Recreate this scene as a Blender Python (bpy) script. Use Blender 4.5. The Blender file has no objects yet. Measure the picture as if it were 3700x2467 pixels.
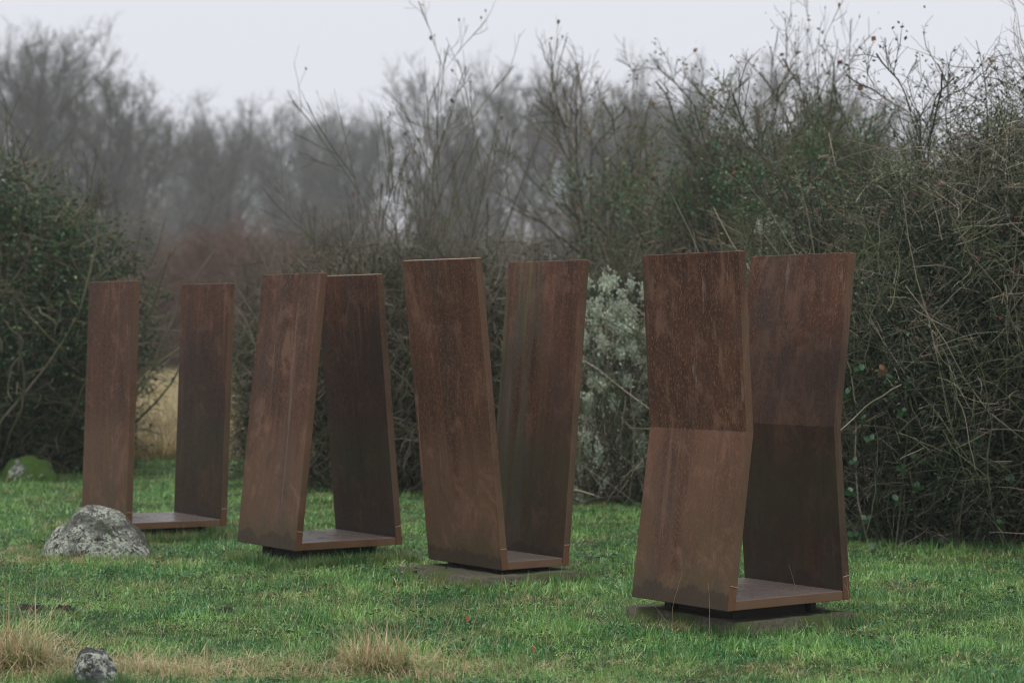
import bpy, bmesh, math, random
import numpy as np
from mathutils import Vector, Matrix, noise as mnoise

random.seed(7)
R_ = math.radians
sc = bpy.context.scene
COL = sc.collection

# ------------------------------------------------------------------ camera
CAM_Z = 1.6
cam_d = bpy.data.cameras.new('camera')
cam = bpy.data.objects.new('camera', cam_d)
COL.objects.link(cam)
cam.location = (0, 0, CAM_Z)
cam.rotation_euler = (R_(90), 0, 0)
cam_d.sensor_width = 36
cam_d.lens = 77.2
cam_d.shift_y = -0.01157
cam_d.clip_start = 0.1
cam_d.clip_end = 1000
cam_d.dof.use_dof = True
cam_d.dof.focus_distance = 12.2
cam_d.dof.aperture_fstop = 2.6
sc.camera = cam

# ------------------------------------------------------------------ world, sun, exposure
SUN_EL, SUN_AZ = R_(79), R_(235)         # azimuth counted clockwise from +Y: behind the camera, a little left
world = bpy.data.worlds.new('World')
sc.world = world
world.use_nodes = True
wn = world.node_tree.nodes; wl = world.node_tree.links
wn.clear()
w_out = wn.new('ShaderNodeOutputWorld')
w_bg = wn.new('ShaderNodeBackground')
w_sky = wn.new('ShaderNodeTexSky'); w_sky.sky_type = 'NISHITA'; w_sky.sun_disc = False
w_sky.sun_elevation = SUN_EL; w_sky.sun_rotation = SUN_AZ
w_sky.air_density = 1.0; w_sky.dust_density = 6.0; w_sky.ozone_density = 1.0
w_mix = wn.new('ShaderNodeMix'); w_mix.data_type = 'RGBA'
w_mix.inputs['Factor'].default_value = 0.93           # cloud deck hides nearly all of the blue
w_mix.inputs[7].default_value = (8.95, 9.1, 9.85, 1)
w_bg.inputs['Strength'].default_value = 0.0595
wl.new(w_sky.outputs['Color'], w_mix.inputs[6])
wl.new(w_mix.outputs[2], w_bg.inputs['Color'])
wl.new(w_bg.outputs[0], w_out.inputs['Surface'])

sun_d = bpy.data.lights.new('sun', 'SUN')
sun_d.energy = 1.5; sun_d.angle = R_(50); sun_d.color = (1.0, 0.97, 0.93)
sun = bpy.data.objects.new('sun', sun_d); COL.objects.link(sun)
sd = Vector((math.sin(SUN_AZ)*math.cos(SUN_EL), math.cos(SUN_AZ)*math.cos(SUN_EL), math.sin(SUN_EL)))
sun.rotation_euler = sd.to_track_quat('Z', 'Y').to_euler()
sun.location = sd*30

sc.view_settings.view_transform = 'Standard'
sc.view_settings.look = 'None'
sc.view_settings.gamma = 1
sc.view_settings.use_curve_mapping = False
sc.view_settings.exposure = 0.69
sc.render.engine = 'CYCLES'
sc.cycles.max_bounces = 5
sc.cycles.diffuse_bounces = 3
sc.cycles.transparent_max_bounces = 4
sc.cycles.volume_bounces = 0
sc.cycles.use_denoising = True
sc.cycles.use_adaptive_sampling = False
sc.cycles.pixel_filter_type = 'BLACKMAN_HARRIS'; sc.cycles.filter_width = 1.05

# ------------------------------------------------------------------ helpers: tags
def tag(o, label=None, cat=None, group=None, kind=None):
    if label: o['label'] = label
    if cat: o['category'] = cat
    if group: o['group'] = group
    if kind: o['kind'] = kind
    return o

def empty(name, loc=(0, 0, 0), rz=0, **k):
    o = bpy.data.objects.new(name, None); COL.objects.link(o)
    o.location = loc; o.rotation_euler = (0, 0, rz)
    o.empty_display_size = 0.2
    return tag(o, **k)

def link(name, me, parent=None, mat=None, **k):
    o = bpy.data.objects.new(name, me); COL.objects.link(o)
    if parent: o.parent = parent
    if mat is not None:
        if not me.materials: me.materials.append(mat)
        if me.materials[0] is not mat:
            o.material_slots[0].link = 'OBJECT'; o.material_slots[0].material = mat
    return tag(o, **k)

# ------------------------------------------------------------------ helpers: materials
class NT:
    def __init__(s, name):
        s.m = bpy.data.materials.new(name); s.m.use_nodes = True
        s.n = s.m.node_tree.nodes; s.l = s.m.node_tree.links
        s.n.clear()
        s.out = s.n.new('ShaderNodeOutputMaterial')
        s.b = s.n.new('ShaderNodeBsdfPrincipled')
        s.l.new(s.b.outputs[0], s.out.inputs['Surface'])
    def put(s, sock, v):
        if v is None: return
        if isinstance(v, bpy.types.NodeSocket): s.l.new(v, sock)
        else:
            if isinstance(v, (tuple, list)) and len(v) == 3 and sock.type == 'RGBA': v = (*v, 1)
            sock.default_value = v
    def obj(s): return s.n.new('ShaderNodeTexCoord').outputs['Object']
    def pos(s): return s.n.new('ShaderNodeNewGeometry').outputs['Position']
    def rand(s): return s.n.new('ShaderNodeObjectInfo').outputs['Random']
    def attr(s, name, kind='GEOMETRY'):
        a = s.n.new('ShaderNodeAttribute'); a.attribute_name = name; a.attribute_type = kind
        return a.outputs['Fac']
    def map(s, v, scale=(1, 1, 1), loc=(0, 0, 0)):
        m = s.n.new('ShaderNodeMapping'); s.put(m.inputs['Vector'], v)
        m.inputs['Scale'].default_value = scale; m.inputs['Location'].default_value = loc
        return m.outputs[0]
    def noise(s, v, scale=5, detail=3, rough=.55, w=None, dist=0):
        t = s.n.new('ShaderNodeTexNoise')
        if w is not None:
            t.noise_dimensions = '4D'; s.put(t.inputs['W'], w)
        s.put(t.inputs['Vector'], v); t.inputs['Scale'].default_value = scale
        t.inputs['Detail'].default_value = detail; t.inputs['Roughness'].default_value = rough
        t.inputs['Distortion'].default_value = dist
        return t.outputs['Fac']
    def voro(s, v, scale=5, feat='F1'):
        t = s.n.new('ShaderNodeTexVoronoi'); t.feature = feat
        s.put(t.inputs['Vector'], v); t.inputs['Scale'].default_value = scale
        return t.outputs['Distance']
    def step(s, v, a, b, lo=0., hi=1.):
        t = s.n.new('ShaderNodeMapRange'); t.interpolation_type = 'SMOOTHSTEP'
        s.put(t.inputs['Value'], v)
        t.inputs['From Min'].default_value = a; t.inputs['From Max'].default_value = b
        t.inputs['To Min'].default_value = lo; t.inputs['To Max'].default_value = hi
        return t.outputs['Result']
    def math(s, op, a, b=None):
        t = s.n.new('ShaderNodeMath'); t.operation = op
        s.put(t.inputs[0], a); s.put(t.inputs[1], b)
        return t.outputs[0]
    def mix(s, f, a, b):
        t = s.n.new('ShaderNodeMix'); t.data_type = 'RGBA'
        s.put(t.inputs['Factor'], f); s.put(t.inputs[6], a); s.put(t.inputs[7], b)
        return t.outputs[2]
    def bump(s, h, strength=.3, dist=.01):
        t = s.n.new('ShaderNodeBump'); s.put(t.inputs['Height'], h)
        t.inputs['Strength'].default_value = strength; t.inputs['Distance'].default_value = dist
        s.l.new(t.outputs[0], s.b.inputs['Normal'])
    def done(s, col, rough=.8, spec=.3):
        s.put(s.b.inputs['Base Color'], col); s.put(s.b.inputs['Roughness'], rough)
        s.put(s.b.inputs['Specular IOR Level'], spec)
        return s.m

def sep(t, v):
    x = t.n.new('ShaderNodeSeparateXYZ'); t.put(x.inputs[0], v)
    return x.outputs

def mat_bark(name, a, b, moss=None, moss_amt=0.0, pw=1.5):
    t = NT(name)
    c = t.mix(t.math('POWER', t.attr('rnd'), pw), a, b)
    if moss:
        n = t.noise(t.pos(), 2.5, 3)
        c = t.mix(t.math('MULTIPLY', t.step(n, .4, .62), moss_amt), c, moss)
    return t.done(c, .85, .2)

def mat_leaf(name, a, b, c=None, amt=.1, rough=.55, trans=.15):
    t = NT(name)
    r = t.attr('rnd')
    col = t.mix(r, a, b)
    if c: col = t.mix(t.step(r, 1-amt, 1-amt+.02), col, c)
    m = t.done(col, rough, .35)
    if trans:
        tr = t.n.new('ShaderNodeBsdfTranslucent'); t.put(tr.inputs['Color'], col)
        mx = t.n.new('ShaderNodeMixShader'); mx.inputs[0].default_value = trans
        t.l.new(t.b.outputs[0], mx.inputs[1]); t.l.new(tr.outputs[0], mx.inputs[2])
        t.l.new(mx.outputs[0], t.out.inputs['Surface'])
    return m

def mat_corten(name, grey=0., olive=.5, red=.3, dark=.0, base_wet=False, pale=1., crease=0.):
    t = NT(name)
    o = t.obj(); w = t.math('MULTIPLY', t.rand(), 40.)
    x, y, z = sep(t, o)[:3]
    big = t.noise(t.map(o, (1, 1, .45)), 2.6, 4, w=w)
    str_ = t.noise(t.map(o, (1, 1, .045)), 22, 4, .6, w=w)
    str2 = t.noise(t.map(o, (1, 1, .035)), 9, 3, .55, w=w)
    spk = t.noise(t.map(o, (1, 1, .42)), 135, 2, .6, w=w)
    spk2 = t.noise(t.map(o, (1, 1, .6)), 60, 3, .7, w=w)
    c = t.mix(t.step(big, .3, .7), (.052, .023, .013), (.11, .046, .024))
    c = t.mix(t.math('MULTIPLY', t.step(str2, .42, .66), red), c, (.15, .046, .022))
    c = t.mix(t.math('MULTIPLY', t.step(str_, .38, .52), .6), t.mix(.6, c, (.028, .016, .011)), c)
    c = t.mix(t.math('MULTIPLY', t.step(str_, .56, .72), .6), c, (.20, .115, .07))
    # paler zone on the lower half
    lz = t.math('MULTIPLY', t.step(t.math('ADD', z, t.math('MULTIPLY', big, .5)), .8, 1.2, 1., 0.), t.step(str2, .3, .62, .25, .75))
    if crease: lz = t.math('MULTIPLY', t.step(z, crease-.006, crease+.004, 1., 0.), t.math('MULTIPLY', t.step(str2, .36, .6, .25, .85), t.step(t.noise(t.map(o, (1, 1, .35)), 4.5, 4, .6, w=w), .35, .6, .45, 1.)))   # light on the upward-facing half below the fold, painted paler
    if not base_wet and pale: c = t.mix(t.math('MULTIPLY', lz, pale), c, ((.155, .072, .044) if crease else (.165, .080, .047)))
    # orange flecks of the rust skin, strongest above
    c = t.mix(t.math('MULTIPLY', t.step(spk, .54, .66), (t.step(z, .93, .95, .5, .7) if crease else t.step(z, .5, 1.05, .42, .7))), c, (.25, .115, .052))
    c = t.mix(t.math('MULTIPLY', t.step(spk2, .35, .5, 1., 0.), .35), c, (.045, .026, .02))
    # pale drip lines
    drip = t.noise(t.map(o, (1, 1, .022)), 22, 3, .6, w=t.math('ADD', w, 9.3))
    dm = t.noise(t.map(o, (1, 1, .5)), 2.2, 2, w=t.math('ADD', w, 3.3))
    c = t.mix(t.math('MULTIPLY', t.math('MULTIPLY', t.step(drip, .61, .70), t.step(dm, .44, .58)), .5), c, (.27, .19, .14))
    # algae low down and in streaks
    al = t.math('MULTIPLY', t.step(z, .1, 1.25, 1., 0.), t.step(str2, .36, .6))
    c = t.mix(t.math('MULTIPLY', al, olive), c, (.055, .054, .026))
    bl = t.noise(t.map(o, (1, 1, .7)), 5.5, 5, .7, w=t.math('ADD', w, 31.), dist=.8)
    c = t.mix(t.math('MULTIPLY', t.step(bl, .5, .66), .6), c, (.20, .105, .068))
    c = t.mix(t.math('MULTIPLY', t.step(bl, .34, .42, 1., 0.), .4), c, (.035, .02, .014))
    lowb = t.step(t.math('ADD', z, t.math('MULTIPLY', t.noise(t.map(o, (1, 1, .3)), 6, 4, .65, w=w), .5)), .32, .52, 1., 0.)
    c = t.mix(t.math('MULTIPLY', lowb, t.math('MULTIPLY', t.step(str_, .3, .6, .5, 1.), .75)), c, (.062, .052, .026))
    # grey water staining, long soft
    gs = t.noise(t.map(o, (1, 1, .3)), 3.4, 3, w=t.math('ADD', w, 17.))
    c = t.mix(t.math('MULTIPLY', t.step(gs, .5, .68), .38), c, (.062, .048, .043))
    if grey:
        gm = t.math('MULTIPLY', t.step(y, .22, .5), t.step(t.noise(t.map(o, (1, 1, .12)), 8, 4, .6, w=w), .36, .56))
        c = t.mix(t.math('MULTIPLY', gm, t.step(z, 1.4, 1.95, grey, grey*.35)), c, (.088, .080, .062))
        c = t.mix(t.math('MULTIPLY', t.math('MULTIPLY', gm, t.step(str_, .5, .62)), .7), c, (.10, .11, .035))
    if dark:        # dark staining with the shade of the inner side painted in
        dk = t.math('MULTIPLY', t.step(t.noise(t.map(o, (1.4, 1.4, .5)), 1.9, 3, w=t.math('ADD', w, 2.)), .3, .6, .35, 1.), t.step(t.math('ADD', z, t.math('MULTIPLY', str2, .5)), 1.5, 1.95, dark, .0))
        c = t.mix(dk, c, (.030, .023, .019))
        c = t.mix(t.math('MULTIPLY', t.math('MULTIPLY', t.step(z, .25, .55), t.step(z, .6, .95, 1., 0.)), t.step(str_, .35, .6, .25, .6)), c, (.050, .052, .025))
    # damp tide mark along the foot, ragged upper edge
    tide = t.noise(t.map(o, (1, 1, .12)), 7, 4, .6, w=t.math('ADD', w, 5.))
    lim = t.math('ADD', t.math('MULTIPLY', tide, .32), -.075)
    damp = t.step(t.math('SUBTRACT', z, lim), -.004, .010, 1., 0.)
    c = t.mix(t.math('MULTIPLY', damp, .62), c, (.035, .024, .02))
    # narrow cut edges: paler, orange below the weld
    g = t.n.new('ShaderNodeTexCoord').outputs['Normal']
    ny = t.math('ABSOLUTE', sep(t, g)[1])
    c = t.mix(t.math('MULTIPLY', t.step(sep(t, g)[2], .85, .97), .0 if base_wet else .7), c, (.36, .25, .19))  # skylight on the upward plate ends put in as paler colour
    ed = t.step(ny, .8, .95)
    c = t.mix(t.math('MULTIPLY', ed, t.step(big, .3, .6, .1, .55)), c, (.19, .115, .07))
    c = t.mix(t.math('MULTIPLY', ed, t.step(z, .128, .134, .6, 0.)), c, (.19, .085, .04))
    rough = t.step(spk2, .3, .7, .5, .8)
    if base_wet:
        rough = t.step(big, .35, .6, .2, .42)
        c = t.mix(t.math('MULTIPLY', t.step(big, .4, .6, .7, .3), t.step(sep(t, g)[2], .5, .9)), c, (.20, .165, .15))  # sky sheen on the wet top put into the colour
    h = t.math('ADD', t.math('MULTIPLY', spk, .6), spk2)
    t.bump(h, .25, .002)
    return t.done(c, rough, .8 if base_wet else .22)

# ------------------------------------------------------------------ helpers: meshes
def mesh_np(name, V, F, rnd=None, smooth=True):
    """V (n,3), F (m,k) all faces of one size k."""
    me = bpy.data.meshes.new(name)
    V = np.ascontiguousarray(V, np.float32); F = np.ascontiguousarray(F, np.int32)
    me.vertices.add(len(V)); me.vertices.foreach_set('co', V.ravel())
    k = F.shape[1]
    me.loops.add(F.size); me.loops.foreach_set('vertex_index', F.ravel())
    me.polygons.add(len(F))
    me.polygons.foreach_set('loop_start', np.arange(0, F.size, k, dtype=np.int32))
    try: me.polygons.foreach_set('loop_total', np.full(len(F), k, np.int32))
    except Exception: pass
    me.polygons.foreach_set('use_smooth', np.full(len(F), smooth))
    if rnd is not None:
        a = me.attributes.new('rnd', 'FLOAT', 'POINT'); a.data.foreach_set('value', np.ascontiguousarray(rnd, np.float32))
    me.update(calc_edges=True)
    return me

def nrm(v): return v/np.maximum(np.linalg.norm(v, axis=-1, keepdims=True), 1e-9)

def grow(rng, P0, D, L, r0, r1, n, wander=.15, up=0., bend=None):
    N = len(P0); P = np.empty((N, n+1, 3)); P[:, 0] = P0; d = nrm(D.copy())
    st = (np.asarray(L)/n)[:, None]*np.ones((N, 1))
    up = np.asarray(up)*np.ones(N)
    for i in range(n):
        d = d+rng.normal(0, wander, (N, 3)); d[:, 2] += up
        if bend is not None: d = bend(P[:, i], d)
        d = nrm(d); P[:, i+1] = P[:, i]+d*st
    f = np.linspace(0, 1, n+1)[None, :]
    R = np.asarray(r0)[:, None]*(1-f)+np.asarray(r1)*np.ones(N)[:, None]*f
    return P, R

def sprout(rng, P, R, count, t0, t1, ang, angs, ratio, lens, rr=.6):
    """children of a level: returns start, direction, length, radius"""
    N, n = P.shape[:2]
    pi = np.repeat(np.arange(N), count) if np.isscalar(count) else rng.choice(N, count[0], p=count[1])
    M = len(pi); t = rng.uniform(t0, t1, M)*(n-1); i = np.minimum(t.astype(int), n-2); f = (t-i)[:, None]
    s = P[pi, i]*(1-f)+P[pi, i+1]*f
    T = nrm(P[pi, i+1]-P[pi, i])
    q = nrm(np.cross(T, rng.normal(0, 1, (M, 3))))
    a = np.clip(rng.normal(ang, angs, M), .05, 2.2)[:, None]
    d = T*np.cos(a)+q*np.sin(a)
    r = (R[pi, i]*(1-f[:, 0])+R[pi, i+1]*f[:, 0])*rr
    L = lens*ratio*rng.uniform(.6, 1.25, M)*(1-.4*(t/(n-1)))
    return s, d, L, r

def tubes(levels, sides=3, rng=None):
    Vs, Fs, rn, off = [], [], [], 0
    for P, R in levels:
        N, n = P.shape[:2]
        T = np.empty_like(P); T[:, 1:-1] = P[:, 2:]-P[:, :-2]; T[:, 0] = P[:, 1]-P[:, 0]; T[:, -1] = P[:, -1]-P[:, -2]
        T = nrm(T); ref = np.zeros_like(T); ref[..., 0] = .31; ref[..., 1] = .95; ref[..., 2] = .05
        A = nrm(np.cross(T, ref)); B = np.cross(T, A)
        a = np.arange(sides)*2*math.pi/sides
        ring = P[:, :, None]+R[:, :, None, None]*(A[:, :, None]*np.cos(a)[None, None, :, None]+B[:, :, None]*np.sin(a)[None, None, :, None])
        Vs.append(ring.reshape(-1, 3))
        base = (np.arange(N)*n*sides)[:, None, None]+(np.arange(n-1)*sides)[None, :, None]
        k = np.arange(sides)[None, None]; k2 = (k+1) % sides
        F = np.stack([base+k, base+k2, base+k2+sides, base+k+sides], -1).reshape(-1, 4)+off
        Fs.append(F); off += N*n*sides
        rn.append(np.repeat(rng.uniform(0, 1, N), n*sides))
    return np.concatenate(Vs), np.concatenate(Fs), np.concatenate(rn)

def tube_mesh(name, levels, rng, sides=3):
    return mesh_np(name, *tubes(levels, sides, rng))

def leaves_mesh(name, C, size, rng, flat=.0, aspect=.55, fold=.25):
    """one bent leaf (two triangles) per point"""
    N = len(C)
    d = nrm(rng.normal(0, 1, (N, 3))*np.array([1, 1, 1-flat*.6])); up = rng.normal(0, 1, (N, 3)); up[:, 2] += flat*3
    s = nrm(np.cross(d, up)); nn = np.cross(s, d)
    sz = (size*rng.uniform(.6, 1.3, N))[:, None]
    V = np.stack([C-d*sz*.5, C+s*sz*aspect*.5+nn*sz*fold*.4, C+d*sz*.5, C-s*sz*aspect*.5+nn*sz*fold*.4], 1)
    b = (np.arange(N)*4)[:, None]
    F = np.concatenate([b+np.array([[0, 1, 2]]), b+np.array([[0, 2, 3]])])
    return mesh_np(name, V.reshape(-1, 3), F, np.repeat(rng.uniform(0, 1, N), 4), smooth=False)

def bm_mesh(name, bm, smooth=False):
    me = bpy.data.meshes.new(name); bm.to_mesh(me); bm.free()
    if smooth: me.polygons.foreach_set('use_smooth', [True]*len(me.polygons))
    return me

def prism(name, prof, y0, y1, bev=.004, seg=2):
    """profile in x-z, extruded along y, edges softened"""
    bm = bmesh.new()
    a = [bm.verts.new((p[0], y0, p[1])) for p in prof]
    b = [bm.verts.new((p[0], y1, p[1])) for p in prof]
    n = len(prof)
    bm.faces.new(a); bm.faces.new(b[::-1])
    for i in range(n): bm.faces.new((a[i], b[i], b[(i+1) % n], a[(i+1) % n]))
    bmesh.ops.recalc_face_normals(bm, faces=bm.faces)
    sharp = [e for e in bm.edges if e.calc_face_angle(0) > .5]
    if bev: bmesh.ops.bevel(bm, geom=sharp, offset=bev, segments=seg, profile=.6, affect='EDGES')
    return bm_mesh(name, bm)

FPX, CX, YH = 5044., 1176., 757.        # photograph scale (2352 px wide), used to turn sizes into metres
def at(px, Y): return (px-CX)/FPX*Y
def hgt(py, Y): return CAM_Z-(py-YH)/FPX*Y

# ------------------------------------------------------------------ ground
def ground_z(x, y):
    z = .025*mnoise.noise(Vector((x*.35, y*.35, 3.1)))+.012*mnoise.noise(Vector((x*1.1, y*1.1, 8.)))
    return z
def mat_ground():
    t = NT('turf soil')
    p = t.pos()
    a = t.noise(p, 1.1, 4); b = t.noise(p, 14, 4, .7)
    c = t.mix(t.step(b, .35, .65), (.018, .028, .012), (.04, .06, .022))
    c = t.mix(t.step(a, .52, .7), c, (.07, .075, .03))
    y = sep(t, p)[1]
    c = t.mix(t.step(y, 25., 30.), c, t.mix(t.step(b, .3, .7), (.12, .095, .05), (.2, .16, .08)))
    t.bump(b, .6, .03)
    return t.done(c, .95, .1)
gx = np.concatenate([np.linspace(-150, -9, 16)[:-1], np.linspace(-9, 9, 91), np.linspace(9, 150, 16)[1:]])
gy = np.concatenate([np.linspace(-30, 6, 8)[:-1], np.linspace(6, 30, 121), np.linspace(30, 280, 30)[1:]])
GX, GY = np.meshgrid(gx, gy)
GV = np.array([[x, y, ground_z(x, y)] for x, y in zip(GX.ravel(), GY.ravel())])
nx = len(gx); ii = (np.arange(len(gy)-1)[:, None]*nx+np.arange(nx-1)[None]).ravel()
ground = link('ground', mesh_np('ground', GV, np.stack([ii, ii+1, ii+nx+1, ii+nx], 1)), mat=mat_ground(), kind='structure')

# ------------------------------------------------------------------ steel sculptures
M_corten = mat_corten('weathering steel')
M_corten_b = mat_corten('weathering steel reddish', grey=.75, olive=.9, red=.8, dark=.2, pale=0)
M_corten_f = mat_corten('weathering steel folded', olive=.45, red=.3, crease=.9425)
M_corten_d = mat_corten('weathering steel shaded side', olive=.6, red=.35, dark=.62, pale=0)
M_base = mat_corten('weathering steel wet base', olive=.3, red=.2, base_wet=True)
t = NT('dark foot steel'); M_foot = t.done(t.mix(t.noise(t.obj(), 30), (.012, .011, .01), (.03, .022, .018)), .7)
t = NT('weld bead'); M_weld = t.done(t.mix(t.noise(t.obj(), 200), (.25, .15, .09), (.5, .34, .24)), .6)
W_, T_ = .8101, .0513

def sculpture(x, y, z, yaw, G, L, aL, aR, tu, tv, label, aL2=None, aR2=None, L2=None, mats=(None, None), stains=()):
    root = empty('steel_sculpture', (x, y, z), yaw, label=label, cat='sculpture', group='rusty steel sculptures in a row on the grass')
    root.rotation_euler = (-tv, tu, yaw)
    for side, a, a2, mt in ((-1, aL, aL2, mats[0]), (1, aR, aR2, mats[1])):
        # local frame: origin at the outer bottom corner, z along the plate, x towards the gap
        s = -side
        prof = [(0, 0)]
        kink = s*T_*math.tan(-a)*s*-1
        if a2 is None:
            prof += [(0, L), (s*T_, L), (s*T_, 0)]
        else:
            da = (a2-a)
            # local direction of the upper half
            ux, uz = -s*math.sin(da), math.cos(da)
            m = (0, L); to = (m[0]+ux*L2, m[1]+uz*L2)
            nx_, nz_ = s*math.cos(da), math.sin(da)
            ti = (to[0]+nx_*T_, to[1]+nz_*T_)
            mi = (s*T_, L+T_*math.tan(da/2))
            prof += [m, to, ti, mi, (s*T_, 0)]
        # bottom cut level with the ground: inner bottom corner shifted along the plate
        prof[-1] = (s*T_, T_*math.tan(a)*-1)
        me = prism('upright_plate', prof, 0, W_)
        p = link('upright_plate', me, root, mt or M_corten)
        p.location = (side*G/2, 0, 0)
        p.rotation_euler = (0, side*a, 0)
        bm = bmesh.new()
        bmesh.ops.create_cube(bm, size=1)
        bmesh.ops.scale(bm, verts=bm.verts, vec=(T_-.006, .006, .005))
        bmesh.ops.bevel(bm, geom=bm.edges[:], offset=.0015, segments=1, affect='EDGES')
        wd = link('weld_seam', bm_mesh('weld_seam', bm), p, M_weld)
        wd.location = (s*T_/2, -.0005, .131); wd.rotation_euler = (0, .09*s, 0)
    iL = -G/2+T_/math.cos(aL); iR = G/2-T_/math.cos(aR)
    me = prism('base_plate', [(iL, .0), (iR, .0), (iR+math.tan(aR)*T_, T_), (iL-math.tan(aL)*T_, T_)], .003, W_-.003)
    link('base_plate', me, root, M_base)
    fm = None
    for fx in (-.27, .29):
        for fy in (.17, W_-.14):
            if fm is None:
                bm = bmesh.new(); bmesh.ops.create_cube(bm, size=1)
                bmesh.ops.scale(bm, verts=bm.verts, vec=(.05, .07, z+.02)); bmesh.ops.bevel(bm, geom=bm.edges[:], offset=.006, segments=2, affect='EDGES')
                fm = bm_mesh('foot', bm)
            f = link('foot', fm, root, M_foot); f.location = (fx*G/.88, fy, -(z+.02)/2-.001)
    bm = bmesh.new(); bmesh.ops.create_cube(bm, size=1)
    bmesh.ops.scale(bm, verts=bm.verts, vec=(G*.58, W_*.62, z+.01)); bmesh.ops.bevel(bm, geom=bm.edges[:], offset=.01, segments=2, affect='EDGES')
    f = link('gap_shade', bm_mesh('gap_shade', bm), root, M_foot); f.location = (0, W_*.5, -(z+.01)/2-.002)  # near-black block standing in for the shade of the gap under the base
    return root

sculpture(-2.5432, 16.6695, .0955, .6103, .8454, 1.8661, -.0213, .0218, .0119, -.0061,
          'rust brown steel sculpture of two upright parallel plates, standing behind the lichen covered boulder', mats=(None, M_corten_d))
sculpture(-1.1082, 14.9865, .1123, .6202, .8583, 1.8816, -.1029, -.0924, .0044, -.0022,
          'rust brown steel sculpture whose two plates lean together at the top like a letter A', mats=(None, M_corten_d))
sculpture(.1512, 13.9487, .0878, .6424, .5340, 1.9658, .1143, .0778, .0050, -.0048,
          'rust brown steel sculpture whose two plates spread apart upwards like a letter V', mats=(None, M_corten_b))
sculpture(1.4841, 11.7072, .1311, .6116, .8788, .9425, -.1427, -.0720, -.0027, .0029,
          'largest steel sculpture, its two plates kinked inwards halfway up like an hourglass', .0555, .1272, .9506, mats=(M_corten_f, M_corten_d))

# ------------------------------------------------------------------ concrete slabs
def mat_slab():
    t = NT('mossy concrete'); p = t.obj()
    a = t.noise(p, 6, 5, .65); b = t.noise(p, 45, 3, .7)
    c = t.mix(t.step(b, .3, .7), (.05, .044, .032), (.105, .095, .07))
    c = t.mix(t.step(a, .45, .62), c, (.055, .075, .022))
    c = t.mix(t.step(t.noise(p, 15, 4, .7), .64, .7), c, (.17, .165, .13))
    t.bump(t.math('ADD', a, b), .6, .01)
    return t.done(c, .9, .2)
M_slab = mat_slab()
def slab(x, y, yaw, a, b, seed, label, top_z=.06):
    rg = random.Random(seed); bm = bmesh.new()
    nxx, nyy = 14, 16; pts = []
    def edge(i, n, h): return (i/n-.5)*2*h
    top = [[bm.verts.new((edge(i, nxx, a/2)+(rg.uniform(-.012, .012)), edge(j, nyy, b/2)+rg.uniform(-.012, .012), top_z+rg.uniform(-.004, .004))) for i in range(nxx+1)] for j in range(nyy+1)]
    for j in range(nyy):
        for i in range(nxx): bm.faces.new((top[j][i], top[j][i+1], top[j+1][i+1], top[j+1][i]))
    ring = [e for e in bm.edges if e.is_boundary]
    r = bmesh.ops.extrude_edge_only(bm, edges=ring)
    for v in [g for g in r['geom'] if isinstance(g, bmesh.types.BMVert)]: v.co.z = -.05
    bmesh.ops.bevel(bm, geom=[e for e in bm.edges if e.calc_face_angle(0) > .9], offset=.008, segments=2, affect='EDGES')
    bmesh.ops.recalc_face_normals(bm, faces=bm.faces)
    o = link('concrete_slab', bm_mesh('concrete_slab', bm, True), None, M_slab, label=label, cat='slab', group='mossy slabs under the sculptures')
    o.location = (x, y, 0); o.rotation_euler = (0, 0, yaw)
    return o
slab(-.14, 14.15, .60, .84, .92, 3, 'mossy concrete slab in the grass under the V shaped steel sculpture')
slab(1.25, 12.09, .63, .82, .94, 4, 'mossy concrete slab in the grass under the hourglass shaped steel sculpture', .066)

# ------------------------------------------------------------------ boulders
def mat_rock(name, light, dark, moss_amt, moss=(.05, .10, .014), up=0.):
    t = NT(name); p = t.obj()
    a = t.noise(p, 7, 6, .7); b = t.noise(p, 38, 4, .7); c1 = t.noise(p, 2.6, 3)
    c = t.mix(t.step(a, .4, .6), dark, light)
    pt = t.noise(t.map(p, loc=(3, 9, 1)), 4.2, 5, .72, dist=.5)
    c = t.mix(t.math('MULTIPLY', t.step(pt, .43, .52), t.step(b, .44, .54)), c, (.44, .47, .39))
    c = t.mix(t.math('MULTIPLY', t.step(pt, .36, .43, 1., 0.), .7), c, (.06, .058, .042))
    c = t.mix(t.step(t.voro(p, 26), .12, .22, 1., 0.), c, (.035, .035, .03))
    c = t.mix(t.step(t.noise(p, 16, 3), .6, .66), c, (.055, .052, .035))
    n = t.n.new('ShaderNodeNewGeometry').outputs['Normal']
    mm = t.math('ADD', t.noise(t.map(p, (1, 1, 1), (4, 2, 7)), 5, 4, .6), t.math('MULTIPLY', sep(t, n)[2], up))
    c = t.mix(t.step(mm, moss_amt, moss_amt+.05), c, moss)
    t.bump(t.math('ADD', a, b), 1., .035)
    return t.done(c, .9, .2)
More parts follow.
